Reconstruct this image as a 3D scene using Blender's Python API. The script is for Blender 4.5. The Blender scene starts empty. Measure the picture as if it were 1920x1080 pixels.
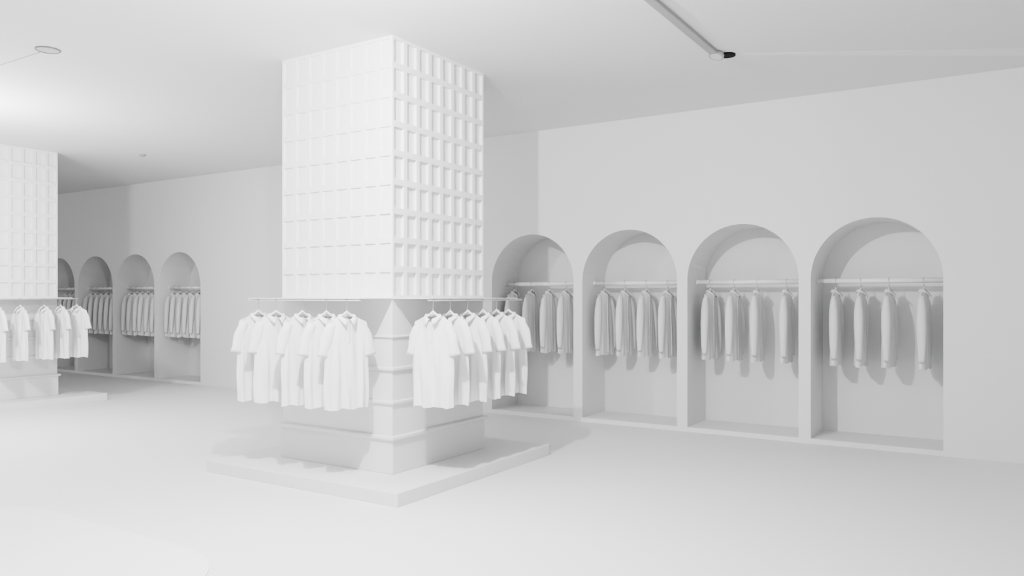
import bpy, bmesh, math, random
from mathutils import Vector
random.seed(4)
C = bpy.context.scene.collection
sc = bpy.context.scene
PI = math.pi
sc.view_settings.view_transform = 'AgX'
sc.view_settings.look = 'AgX - Medium High Contrast'
sc.view_settings.exposure = 0.50

# ---------------------------------------------------------------- materials
def mat(name, col, rough=0.9, noise=0.01, nscale=3.0, bump=0.0, bscale=200.0, spec=0.2):
    m = bpy.data.materials.new(name); m.use_nodes = True
    nt = m.node_tree; b = nt.nodes['Principled BSDF']
    tc = nt.nodes.new('ShaderNodeTexCoord')
    n = nt.nodes.new('ShaderNodeTexNoise'); n.inputs['Scale'].default_value = nscale; n.inputs['Detail'].default_value = 3
    nt.links.new(tc.outputs['Object'], n.inputs['Vector'])
    r = nt.nodes.new('ShaderNodeMapRange')
    r.inputs['To Min'].default_value = col - noise; r.inputs['To Max'].default_value = col + noise
    nt.links.new(n.outputs['Fac'], r.inputs['Value'])
    cc = nt.nodes.new('ShaderNodeCombineColor')
    for k in range(3): nt.links.new(r.outputs['Result'], cc.inputs[k])
    nt.links.new(cc.outputs['Color'], b.inputs['Base Color'])
    b.inputs['Roughness'].default_value = rough
    b.inputs['Specular IOR Level'].default_value = spec
    if bump > 0:
        n2 = nt.nodes.new('ShaderNodeTexNoise'); n2.inputs['Scale'].default_value = bscale
        nt.links.new(tc.outputs['Object'], n2.inputs['Vector'])
        bp = nt.nodes.new('ShaderNodeBump'); bp.inputs['Strength'].default_value = bump; bp.inputs['Distance'].default_value = 0.002
        nt.links.new(n2.outputs['Fac'], bp.inputs['Height']); nt.links.new(bp.outputs['Normal'], b.inputs['Normal'])
    return m
M_wall = mat('wall_paint', 0.83, 0.95, 0.005, 1.5)
M_ceil = mat('ceiling_paint', 0.80, 0.95, 0.004, 1.0)
M_light_wedge = mat('painted_light_wedge', 0.87, 0.95, 0.004, 1.0)  # paler than the ceiling: lit tone put into the colour
M_floor = mat('floor_resin', 0.84, 0.6, 0.006, 0.8, spec=0.25)
M_tile = mat('white_tile', 0.90, 0.7, 0.005, 6.0)
M_plinth = mat('plinth_paint', 0.80, 0.8, 0.005, 2.0)
M_fab = mat('white_cotton', 0.88, 1.0, 0.008, 8.0, 0.25, 400, 0.05)
M_fab2 = mat('pale_knit', 0.79, 1.0, 0.010, 8.0, 0.25, 400, 0.05)
M_white = mat('white_enamel', 0.90, 0.5, 0.004, 4.0)
M_hang = mat('hanger_white', 0.86, 0.5, 0.004, 4.0)
M_wire = mat('hook_metal', 0.36, 0.45, 0.01, 30.0)
M_grey = mat('grey_metal', 0.40, 0.6, 0.01, 5.0)
M_dark = mat('dark_grey_metal', 0.20, 0.6, 0.01, 5.0)
M_black = mat('black_recess', 0.006, 0.7, 0.003, 5.0)
M_mat = mat('white_mat', 0.90, 0.95, 0.006, 5.0)

# ---------------------------------------------------------------- helpers
def obj(name, bm, m, parent=None, smooth=False):
    me = bpy.data.meshes.new(name)
    bmesh.ops.recalc_face_normals(bm, faces=bm.faces[:])
    bm.to_mesh(me); bm.free()
    if smooth:
        for p in me.polygons: p.use_smooth = True
    me.materials.append(m)
    o = bpy.data.objects.new(name, me); C.objects.link(o)
    if parent: o.parent = parent
    return o
def tag(o, label, cat, group=None):
    o['label'] = label; o['category'] = cat
    if group: o['group'] = group
    return o
def thing(name, label, cat, loc=(0,0,0), rz=0, group=None):
    o = bpy.data.objects.new(name, None); C.objects.link(o)
    o.empty_display_size = 0.1
    o.location = loc; o.rotation_euler = (0,0,rz)
    return tag(o, label, cat, group)
def struct(o): o['kind'] = 'structure'; return o
def box(bm, x0, x1, y0, y1, z0, z1):
    v = [bm.verts.new(p) for p in ((x0,y0,z0),(x1,y0,z0),(x1,y1,z0),(x0,y1,z0),(x0,y0,z1),(x1,y0,z1),(x1,y1,z1),(x0,y1,z1))]
    for f in ((0,3,2,1),(4,5,6,7),(0,1,5,4),(1,2,6,5),(2,3,7,6),(3,0,4,7)): bm.faces.new([v[i] for i in f])
def bevel(bm, w, seg=2):
    bmesh.ops.bevel(bm, geom=bm.edges[:], offset=w, segments=seg, affect='EDGES', profile=0.6)
def tube(bm, pts, r, n=10, cap=True, ry=None):
    pts = [Vector(p) for p in pts]; rings = []
    rr = r if isinstance(r, (list, tuple)) else [r]*len(pts)
    up = None
    for i, p in enumerate(pts):
        d = (pts[min(i+1,len(pts)-1)] - pts[max(i-1,0)]).normalized()
        if up is None:
            up = Vector((0,1,0)) if abs(d.y) < 0.9 else Vector((0,0,1))
        a = d.cross(up).normalized(); b = a.cross(d).normalized(); up = b
        rings.append([bm.verts.new(p + a*math.cos(2*PI*k/n)*rr[i] + b*math.sin(2*PI*k/n)*(ry if ry else rr[i])) for k in range(n)])
    for i in range(len(rings)-1):
        for k in range(n):
            bm.faces.new((rings[i][k], rings[i][(k+1)%n], rings[i+1][(k+1)%n], rings[i+1][k]))
    if cap: bm.faces.new(rings[0]); bm.faces.new(rings[-1])
def dup(root, loc, rz, label, group=None):
    r = root.copy(); C.objects.link(r); r.location = loc; r.rotation_euler = (0,0,rz)
    r['label'] = label
    if group: r['group'] = group
    for ch in list(root.children):
        c = ch.copy(); C.objects.link(c); c.parent = r
        for g in list(ch.children):
            d = g.copy(); C.objects.link(d); d.parent = c
    return r
def ordinal(i): return ['first','second','third','fourth','fifth','sixth','seventh'][i]

# ---------------------------------------------------------------- room
H = 3.57; YW = 8.38; DEP = 0.63; SILL = 0.05; ZS = 1.69; AW = 1.19
XL, XR, YF = -21.0, 4.6, -3.0
bm = bmesh.new(); box(bm, XL-.1, XR+.1, YF, YW+DEP+.15, -0.1, 0); struct(obj('floor', bm, M_floor))
bm = bmesh.new(); box(bm, XL-.1, XR+.1, YF, YW+DEP+.15, H, H+0.1); struct(obj('ceiling', bm, M_ceil))
bm = bmesh.new(); box(bm, XL-.1, XL, YF, YW, 0, H); struct(obj('wall_left', bm, M_wall))
bm = bmesh.new(); box(bm, XR, XR+.1, 2.0, YW, 0, H); struct(obj('wall_right', bm, M_wall))
right_arches = [-5.606 + 1.31*i for i in range(4)]
left_arches = [-16.70 + 1.31*i for i in range(4)]
arches = left_arches + right_arches
bm = bmesh.new()
def quad(*ps): return bm.faces.new([bm.verts.new(p) for p in ps])
edges = [XL] + [e for a in arches for e in (a, a+AW)] + [XR]
for i in range(0, len(edges), 2):
    x0, x1 = edges[i], edges[i+1]
    quad((x0,YW,0),(x1,YW,0),(x1,YW,H),(x0,YW,H))
for a in arches:
    x0, x1 = a, a+AW; cx = a+AW/2; R = AW/2; N = 40
    quad((x0,YW,0),(x1,YW,0),(x1,YW,SILL),(x0,YW,SILL))
    arc = [(cx - R*math.cos(PI*k/N), ZS + R*math.sin(PI*k/N)) for k in range(N+1)]
    for k in range(N):
        (xa,za),(xb,zb) = arc[k], arc[k+1]
        quad((xa,YW,za),(xb,YW,zb),(xb,YW,H),(xa,YW,H))
    loop = [(x0,SILL)] + arc + [(x1,SILL)]
    for k in range(len(loop)):
        (xa,za),(xb,zb) = loop[k], loop[(k+1)%len(loop)]
        quad((xa,YW,za),(xb,YW,zb),(xb,YW+DEP,zb),(xa,YW+DEP,za))
    bm.faces.new([bm.verts.new((x,YW+DEP,z)) for x,z in loop])
bmesh.ops.remove_doubles(bm, verts=bm.verts[:], dist=0.0005)
wb = obj('wall_back', bm, M_wall); struct(wb)

# ---------------------------------------------------------------- columns
CX0, CX1, CY0, CY1 = -5.345, -4.08, 4.69, 5.96
def panel_face(bm, o, u, v, n, nu, nv, mu, mv, dep):
    o, u, v, n = map(Vector, (o,u,v,n))
    for i in range(nu):
        for j in range(nv):
            a0, a1, b0, b1 = i/nu, (i+1)/nu, j/nv, (j+1)/nv
            P = lambda s,t,d=0: o + u*s + v*t - n*d
            ma = mu/u.length; mb = mv/v.length
            out = [P(a0,b0),P(a1,b0),P(a1,b1),P(a0,b1)]
            inn = [P(a0+ma,b0+mb),P(a1-ma,b0+mb),P(a1-ma,b1-mb),P(a0+ma,b1-mb)]
            dee = [P(a0+ma,b0+mb,dep),P(a1-ma,b0+mb,dep),P(a1-ma,b1-mb,dep),P(a0+ma,b1-mb,dep)]
            vo = [bm.verts.new(p) for p in out]; vi = [bm.verts.new(p) for p in inn]; vd = [bm.verts.new(p) for p in dee]
            for k in range(4):
                l = (k+1)%4
                bm.faces.new((vo[k],vo[l],vi[l],vi[k])); bm.faces.new((vi[k],vi[l],vd[l],vd[k]))
            bm.faces.new(vd)
def ring(bm, hx, hy, t, z0, z1):
    prof = [(-.01,z0),(t*.7,z0),(t,z0+(z1-z0)*.25),(t,z1-(z1-z0)*.25),(t*.6,z1),(-.01,z1)]
    cs = [(-1,-1),(1,-1),(1,1),(-1,1)]
    R = [[bm.verts.new((sx*(hx+p),sy*(hy+p),z)) for p,z in prof] for sx,sy in cs]
    n = len(prof)
    for c in range(4):
        d = (c+1)%4
        for k in range(n):
            bm.faces.new((R[c][k],R[d][k],R[d][(k+1)%n],R[c][(k+1)%n]))
ZT = 1.492; ZR = 1.4755
def make_column(label):
    hx, hy = (CX1-CX0)/2, (CY1-CY0)/2
    t = thing('display_column', label, 'column', ((CX0+CX1)/2,(CY0+CY1)/2,0.1), 0, 'tiled display columns')
    z = lambda w: w-0.1
    bm = bmesh.new()
    hh = H-ZT
    for (o,u,n,dp) in (((-hx,-hy,z(ZT)),(2*hx,0,0),(0,-1,0),.015), ((hx,-hy,z(ZT)),(0,2*hy,0),(1,0,0),.028),
                    ((hx,hy,z(ZT)),(-2*hx,0,0),(0,1,0),.015), ((-hx,hy,z(ZT)),(0,-2*hy,0),(-1,0,0),.028)):
        panel_face(bm, o, u, (0,0,hh), n, 8, 9, 0.021, 0.024, dp)
    v=[bm.verts.new(p) for p in ((-hx,-hy,z(ZT)),(hx,-hy,z(ZT)),(hx,hy,z(ZT)),(-hx,hy,z(ZT)))]; bm.faces.new(v)
    bmesh.ops.remove_doubles(bm, verts=bm.verts[:], dist=0.0005)
    obj('tiled_shaft', bm, M_tile, t)
    bm = bmesh.new(); box(bm, -hx+.004, hx-.004, -hy+.004, hy-.004, z(.39), z(ZT)); obj('lower_shaft', bm, M_plinth, t)
    bm = bmesh.new(); box(bm, -hx-.008, hx+.008, -hy-.008, hy+.008, 0, z(.39)); bevel(bm,.004,1); obj('base_block', bm, M_plinth, t)
    for zz, tt, h in ((1.185,.010,.016),(.93,.016,.03),(.665,.016,.03),(.385,.030,.034)):
        bm = bmesh.new(); ring(bm, hx, hy, tt, z(zz)-h/2, z(zz)+h/2); obj('moulding', bm, M_plinth, t)
    E = .35
    def shelf(kind):
        s = bmesh.new()
        if kind == 0: box(s, -hx, hx-.0, -hy-E-.012, -hy, z(1.486), z(1.493))
        else: box(s, hx, hx+E+.012, -hy, hy+.02, z(1.486), z(1.493))
        so = obj('shelf_panel', s, M_white, t)
        r = bmesh.new()
        if kind == 0: a,b = (-hx-.02,-hy-E,z(ZR)),(hx-.01,-hy-E,z(ZR))
        else: a,b = (hx+E,-hy+.01,z(ZR)),(hx+E,hy+.10,z(ZR))
        tube(r,[a,b],.006,12); obj('hanging_rail', r, M_white, so, True)
        for f in (0.02,.5,.93 if kind else .98):
            p = Vector(a).lerp(Vector(b), f); br = bmesh.new()
            box(br, p.x-.004,p.x+.004,p.y-.004,p.y+.004,p.z,z(1.487)); obj('rail_bracket', br, M_white, so)
    shelf(0); shelf(1)
    return t
col1 = make_column('large square white column clad in recessed panel tiles, standing complete in the middle')
PITCH = -7.40
col2 = dup(col1, (col1.location.x+PITCH, col1.location.y, .1), 0, 'farther white tiled column cut off by the left edge of the picture')
px0, px1, py0, py1 = -5.79, -3.65, 4.25, 6.44
bm = bmesh.new(); w, d = (px1-px0)/2, (py1-py0)/2
box(bm, -w, w, -d, d, 0, .1); bevel(bm, .003, 1)
pl = obj('plinth', bm, M_plinth); pl.location = ((px0+px1)/2,(py0+py1)/2,0)
tag(pl, 'low square white platform under the complete middle column', 'platform', 'column platforms')
p2 = pl.copy(); C.objects.link(p2); p2.location.x += PITCH
p2['label'] = 'low white platform under the farther column at the left edge'

# ---------------------------------------------------------------- garments
def build_shirt(name, long, seed):
    rnd = random.Random(seed)
    ph = [rnd.uniform(0,6.28) for _ in range(6)]
    hem = -.872 if long else -.825
    m = M_fab2 if long else M_fab
    W1 = .150 if long else .160
    D = .048 if long else .040
    FL = .034 if long else .002
    FA = .55 if long else 2.1
    U = .018 if long else 0.0
    def sharp(t):
        s = math.sin(t); return (1-abs(s)**.7)*2-1
    def top(x, front):
        ax = abs(x)
        if ax < .07: return (-.128 - .040*(1-(ax/.07)**2)) if front else -.120
        return -.128 - (ax-.07)*.42 if front else -.120-.008*min(1,(ax-.07)/.05) - (ax-.07)*.42
    def width(v):
        k = 1-v
        w = W1 + (.018)*math.sin(min(1,k/.18)*PI/2) + FL*k
        return w + .006*math.sin(3.1*k*3+ph[0])*k
    def P(s, v, front, off=0):
        w = width(v); x = w*s
        zt = top(x, front)+U; z = hem + (zt-hem)*v
        prof = max(0, 1-abs(s)**2.6)**.5
        close = (1-v**9)
        neck = max(0, 1-(x/.085)**2)
        t = (D*(.75+.35*(1-v))*close + .042*neck*v**9)
        k = (1-v)
        fold = FA*((.007*k+.001)*sharp(x*31+ph[1]+k*.8) + .005*k*math.sin(x*95+ph[2] - k*2))
        drape = FA*.003*math.sin(x*25*1.5+v*9+ph[3])
        y = prof*(t+off) + prof*fold*(1 if front else .8) + prof*drape
        z += .007*math.sin(x*40+ph[4])*k**3
        bend = (.01*k*math.sin(ph[5]))
        return Vector((x, (-y if front else y)+bend, z))
    root = thing(name, '', 'shirt')
    bm = bmesh.new(); NU, NV = 44, 26; rings=[]
    S = [-math.cos(PI*i/NU) for i in range(NU+1)]
    for j in range(NV+1):
        v = j/NV; v = 1-(1-v)**1.3
        rg = [P(s,v,True) for s in S] + [P(s,v,False) for s in reversed(S[1:-1])]
        rings.append([bm.verts.new(p) for p in rg])
    n = len(rings[0])
    for j in range(NV):
        for k in range(n): bm.faces.new((rings[j][k],rings[j][(k+1)%n],rings[j+1][(k+1)%n],rings[j+1][k]))
    obj('torso', bm, m, root, True)
    for sgn in (-1,1):
        if long:
            cl = [(.112,-.184,.030,.022),(.142,-.234,.038,.032),(.162,-.34,.042,.043),(.176,-.48,.040,.044),(.186,-.60,.036,.040),(.192,-.72,.030,.034),(.195,-.82,.022,.024)]
        else:
            cl = [(.112,-.188,.030,.020),(.137,-.230,.043,.028),(.156,-.282,.048,.029),(.169,-.334,.048,.028),(.179,-.382,.046,.026),(.186,-.422,.045,.025)]
        bm = bmesh.new(); NS=24; rr=[]; fine=[]
        for i in range(len(cl)-1):
            for q in range(4):
                f=q/4; fine.append([a+(b-a)*f for a,b in zip(cl[i],cl[i+1])])
        fine.append(list(cl[-1]))
        pts=[Vector((sgn*c[0],0,c[1]+U)) for c in fine]
        for i,c in enumerate(fine):
            d=(pts[min(i+1,len(pts)-1)]-pts[max(i-1,0)]).normalized()
            e1=Vector((-d.z,0,d.x))*1.0
            L=i/(len(fine)-1)
            ring_=[]
            for k in range(NS):
                a=2*PI*k/NS
                wob=1+((.05 if long else .08)*L*math.sin(3*a+ph[1]+L*3))+ (.01*math.sin(L*8+a*2+ph[2]) if long else .06*math.sin(L*9+a*2+ph[2]))
                ring_.append(bm.verts.new(pts[i]+e1*math.cos(a)*c[2]*wob+Vector((0,1,0))*(math.sin(a)*c[3]*wob+ (.012*L if long else 0)*-1)))
            rr.append(ring_)
        for i in range(len(rr)-1):
            for k in range(NS): bm.faces.new((rr[i][k],rr[i][(k+1)%NS],rr[i+1][(k+1)%NS],rr[i+1][k]))
        last=[v.co.copy() for v in rr[-1]]; prev=[v.co.copy() for v in rr[-3]]
        sl=obj('sleeve', bm, m, root, True)
        bm=bmesh.new(); cen=sum(last,Vector())/NS; cen2=sum(prev,Vector())/NS
        dd=(cen-cen2).normalized(); ln=.03 if long else .02
        R0=[bm.verts.new(cen+(p-cen)*1.05-dd*ln) for p in last]; R1=[bm.verts.new(cen+(p-cen)*1.06+dd*.004) for p in last]; R2=[bm.verts.new(cen+(p-cen)*.94+dd*.003) for p in last]
        for k in range(NS):
            l=(k+1)%NS; bm.faces.new((R0[k],R0[l],R1[l],R1[k])); bm.faces.new((R1[k],R1[l],R2[l],R2[k]))
        obj('cuff', bm, m, sl, True)
    bm=bmesh.new(); NC=28; rows=[]
    for i in range(NC+1):
        a = math.radians(-90+10+(340)*i/NC)
        ca, sa = math.cos(a), math.sin(a)
        fr = max(0,-sa); 
        bx, by = .058*ca, .037*sa
        zb = -.128-.036*fr**1.5+U
        hgt = .018
        pt = max(0, 1-min(abs(i),abs(NC-i))/4.0)
        sx = 1 if ca>=0 else -1
        rows.append([bm.verts.new(q) for q in (
            (bx*1.0,by*1.0,zb-.012),(bx*.97,by*.97,zb+hgt),(bx*1.08,by*1.10-.002,zb+hgt+.002),
            (bx*1.22+sx*.003*pt,by*1.34-.003-.004*pt,zb+hgt-.014),
            (bx*1.32+sx*.016*pt,by*1.50-.006-.009*pt,zb-.010-.018*pt))])
    for i in range(NC):
        for k in range(4): bm.faces.new((rows[i][k],rows[i+1][k],rows[i+1][k+1],rows[i][k+1]))
    co=obj('collar', bm, m, root, True)
    md=co.modifiers.new('thick','SOLIDIFY'); md.thickness=.002
    bm=bmesh.new(); rws=[]
    vend=.76 if not long else .05
    for j in range(13):
        v=.985-(.985-vend)*j/12; w=width(v)
        rws.append([bm.verts.new(P(x/w,v,True,.003 if abs(x)<.014 else -.001)) for x in (-.0145,-.0135,0,.0135,.0145)])
    for j in range(12):
        for k in range(4): bm.faces.new((rws[j][k],rws[j][k+1],rws[j+1][k+1],rws[j+1][k]))
    pk=obj('placket', bm, m, root, True)
    for vb in ((.93,.85,.79) if not long else (.85,.68,.5,.33,.16)):
        p=P(0,vb,True,.003); bm=bmesh.new()
        bmesh.ops.create_cone(bm,cap_ends=True,segments=12,radius1=.0055,radius2=.0045,depth=.003)
        for q in bm.verts: q.co=Vector((q.co.x,-q.co.z,q.co.y))+p+Vector((0,-.001,0))
        obj('button', bm, M_white, pk)
    return root
def build_hanger(rod_r, U):
    root = thing('clothes_hanger','', 'hanger')
    bm=bmesh.new()
    pts=[]; rad=[]
    for i in range(29):
        s=-1+2*i/28; x=.150*s; ax=abs(x)
        zz = -.086-.045*(1-math.exp(-ax/.035))-.30*max(0,ax-.03)
        pts.append((x, .006*(abs(s)**2), zz+U)); rad.append(.011-.004*abs(s))
    tube(bm,pts,rad,10,True,ry=.007); obj('shoulder_bar', bm, M_hang, root, True)
    R=rod_r+.0022; bm=bmesh.new(); pts=[(0,0,-.088+U),(0,0,-.068+U),(0,0,-R-.014),(.006,0,-R-.005)]
    for k in range(15):
        a=math.radians(-55+ 250*k/14); pts.append((R*math.cos(a),0,R*math.sin(a)))
    tube(bm,pts,.0024,8); obj('hook', bm, M_wire, root, True)
    bm=bmesh.new(); tube(bm,[(0,0,-.09+U),(0,0,-.070+U)],[.007,.005],10); obj('collar_ferrule', bm, M_wire, root, True)
    return root

protos = {'polo':[build_shirt('polo_shirt',False,s) for s in (1,7,12)], 'long':[build_shirt('long_sleeved_shirt',True,s) for s in (3,5,9)]}
hang = {'polo':build_hanger(.006,0), 'long':build_hanger(.026,.018)}
used=set()
cnt=[0]
def hang_garment(kind, x, y, z, rz, where, group):
    p = protos[kind][cnt[0]%3]; cnt[0]+=1
    adj = 'white polo shirt' if kind=='polo' else 'pale long-sleeved shirt'
    for pr, nm, gp in ((p, adj+' '+where, ('polo shirts ' if kind=='polo' else 'long-sleeved shirts ')+group), (hang[kind], 'white hanger '+where, 'hangers '+group)):
        if pr.name in used: dup(pr,(x,y,z),rz,nm,gp)
        else:
            used.add(pr.name); pr.location=(x,y,z); pr.rotation_euler=(0,0,rz); pr['label']=nm; pr['group']=gp
for i,(x,a) in enumerate([(-4.232,66),(-4.448,70),(-4.714,76),(-5.02,66),(-5.235,74)]):
    hang_garment('polo', x, CY0-.35, ZR, math.radians(a), "on middle column's left rail, %s from the near corner"%ordinal(i), 'on the left rail of the middle column')
for i,(y,a) in enumerate([(4.76,10),(4.98,2),(5.22,6),(5.44,-2),(5.65,4),(5.84,9)]):
    hang_garment('polo', CX1+.35, y, ZR, math.radians(a), "on middle column's right rail, %s from the near corner"%ordinal(i), 'on the right rail of the middle column')
for i,y in enumerate([5.01,5.29,5.60,5.82,6.04]):
    a = math.radians(random.uniform(-4,10)+(25 if i==4 else 5))
    hang_garment('polo', CX1+PITCH+.35, y, ZR, a, "on the far left column's rail, %s from the picture edge"%ordinal(i), 'on the rail of the far left column')
NR = YW+.32; NL = YW+.225; ZRN = 1.668
def niche_rail(x0, ny, where):
    bm=bmesh.new(); tube(bm,[(-AW/2+.004,0,0),(AW/2-.004,0,0)],.026,16)
    t=thing('wardrobe_rail','white clothes rail spanning the '+where,'rail',(x0+AW/2,ny,ZRN),0,'clothes rails in the niches')
    obj('rod',bm,M_white,t,True)
    for s in (-1,1):
        b=bmesh.new(); tube(b,[(s*(AW/2-.001),0,0),(s*(AW/2-.014),0,0)],.034,16); obj('socket',b,M_white,t,True)
xr = [[-5.457,-5.195,-4.932,-4.683],[-4.150,-3.879,-3.603,-3.336],[-2.826,-2.553,-2.299,-1.987],[-1.489,-1.248,-.984,-.673]]
names_r = ['arched niche just right of the middle column','second arched niche right of the middle column','third arched niche right of the middle column','rightmost arched niche']
for n in range(4):
    niche_rail(right_arches[n], NR, names_r[n])
    for i,x in enumerate(xr[n]):
        hang_garment('long', x, NR, ZRN, math.radians(90-3+random.uniform(-4,4)), '%s from left in the %s'%(ordinal(i),names_r[n]), 'in the '+names_r[n])
names_l = ['far niche half hidden by the left column','far niche second from the left column','far niche third from the left column','far niche nearest the middle column']
for n in range(4):
    niche_rail(left_arches[n], NL, names_l[n])
    for i in range(6):
        if n==0 and i<2: continue
        hang_garment('long', left_arches[n]+.13+i*.18+random.uniform(-.012,.012), NL, ZRN, math.radians(90+6+random.uniform(-4,4)), '%s from left in the %s'%(ordinal(i),names_l[n]), 'in the '+names_l[n])

# ---------------------------------------------------------------- ceiling fittings
def disc(r, z0, z1, n=40):
    b=bmesh.new(); bmesh.ops.create_cone(b,cap_ends=True,segments=n,radius1=r,radius2=r,depth=abs(z1-z0))
    for v in b.verts: v.co.z+=(z0+z1)/2
    return b
def ringbm(r):
    b=bmesh.new(); n=40; prof=[(r,0),(r,-.006),(r*.94,-.010),(r*.90,-.006),(r*.88,0)]
    rg=[[b.verts.new((p*math.cos(2*PI*k/n),p*math.sin(2*PI*k/n),z)) for k in range(n)] for p,z in prof]
    for i in range(len(rg)-1):
        for k in range(n): b.faces.new((rg[i][k],rg[i][(k+1)%n],rg[i+1][(k+1)%n],rg[i+1][k]))
    return b
t=thing('recessed_downlight','round pale ceiling downlight at the upper left with a thin line running off it','ceiling light',(-6.76,3.43,H))
obj('trim_ring',ringbm(.095),M_dark,t,True); obj('lamp_face',disc(.086,0,-.005),mat('downlight_glass',.58,.4,.01,5),t)
t=thing('ceiling_spotlight','small ceiling spotlight with a black recess at the end of the grey track','ceiling light',(-2.0,6.60,H))
obj('black_recess',disc(.070,0,-.012),M_black,t)
sp=obj('lamp_head',disc(.064,0,-.022),M_grey,t); sp.location=(-.055,-.11,-.018); sp.rotation_euler=(math.radians(-16),math.radians(8),0)
sp2=obj('lens',disc(.048,-.0215,-.025),mat('lens_glass',.6,.3,.01,5),sp)
bm=bmesh.new(); box(bm,-2.10,-2.03,2.0,6.42,H-.028,H); bevel(bm,.004,1)
tag(obj('ceiling_track',bm,M_grey),'straight grey track on the ceiling ending at the small black spotlight','ceiling track')
bm=bmesh.new(); a=Vector((-1.88,6.66,H)); b=Vector((.86,8.3,H)); dr=(b-a).normalized(); pn=Vector((-dr.y,dr.x,0))*.13
vs=[bm.verts.new(p) for p in (a-pn*.15,b-pn,b+pn,a+pn*.15)]; f=bm.faces.new(vs)
e=bmesh.ops.extrude_face_region(bm,geom=[f]); 
for q in e['geom']:
    if isinstance(q,bmesh.types.BMVert): q.co.z-=.002
tag(obj('ceiling_light_wedge',bm,M_light_wedge),'pale wedge of painted light crossing the ceiling from the black spotlight to the right edge','painted light')  # thin slab whose paler colour stands in for light on the ceiling
bm=bmesh.new(); tube(bm,[(-6.86,3.43,H-.002),(-9.0,3.43,H-.002)],.002,8)
tag(obj('cable',bm,M_grey),'thin cable running along the ceiling left from the pale downlight','cable')
t=thing('smoke_detector','tiny round smoke detector on the ceiling between the two columns','detector',(-10.57,6.69,H))
bm=bmesh.new(); tube(bm,[(0,0,0),(0,0,-.012),(0,0,-.025)],[.045,.045,.036],20); obj('housing',bm,M_grey,t,True)
bm=bmesh.new(); tube(bm,[(0,0,-.024),(0,0,-.034)],[.016,.010],12); obj('sensor',bm,M_grey,t,True)

# floor mat lower left
bm=bmesh.new(); vs=[]
mx0,mx1,my0,my1,rr=-6.2,-3.48,.6,2.87,.6
for cxx,cyy,a0 in ((mx1-rr,my1-rr,0),(mx0+rr,my1-rr,90),(mx0+rr,my0+rr,180),(mx1-rr,my0+rr,270)):
    for k in range(16):
        a=math.radians(a0+90*k/15); vs.append((cxx+rr*math.cos(a),cyy+rr*math.sin(a)))
f=bm.faces.new([bm.verts.new((x,y,0.001)) for x,y in vs])
e=bmesh.ops.extrude_face_region(bm,geom=[f])
for q in e['geom']:
    if isinstance(q,bmesh.types.BMVert): q.co.z=.014
tag(obj('floor_mat',bm,M_mat),'flat white rounded mat on the floor at the lower left corner','mat')

# ---------------------------------------------------------------- light
w=bpy.data.worlds.new('World'); sc.world=w; w.use_nodes=True
bg=w.node_tree.nodes['Background']; bg.inputs[0].default_value=(1,1,1,1); bg.inputs[1].default_value=0.62
def lamp(name,typ,loc,power,size,**k):
    l=bpy.data.lights.new(name,typ); l.energy=power; l.shadow_soft_size=size
    for a,b in k.items(): setattr(l,a,b)
    o=bpy.data.objects.new(name,l); C.objects.link(o); o.location=loc; return o
lamp('bulb_main','POINT',(-3.0,2.8,3.25),310,.03)
lamp('bulb_left','POINT',(-9.3,3.5,2.5),190,.10)

cam=bpy.data.cameras.new('Camera'); co=bpy.data.objects.new('Camera',cam); C.objects.link(co)
co.location=(0,0,1.5); co.rotation_euler=(PI/2,0,math.radians(32.3)); cam.sensor_width=36; cam.lens=27.375; cam.shift_y=.00885
sc.camera=co
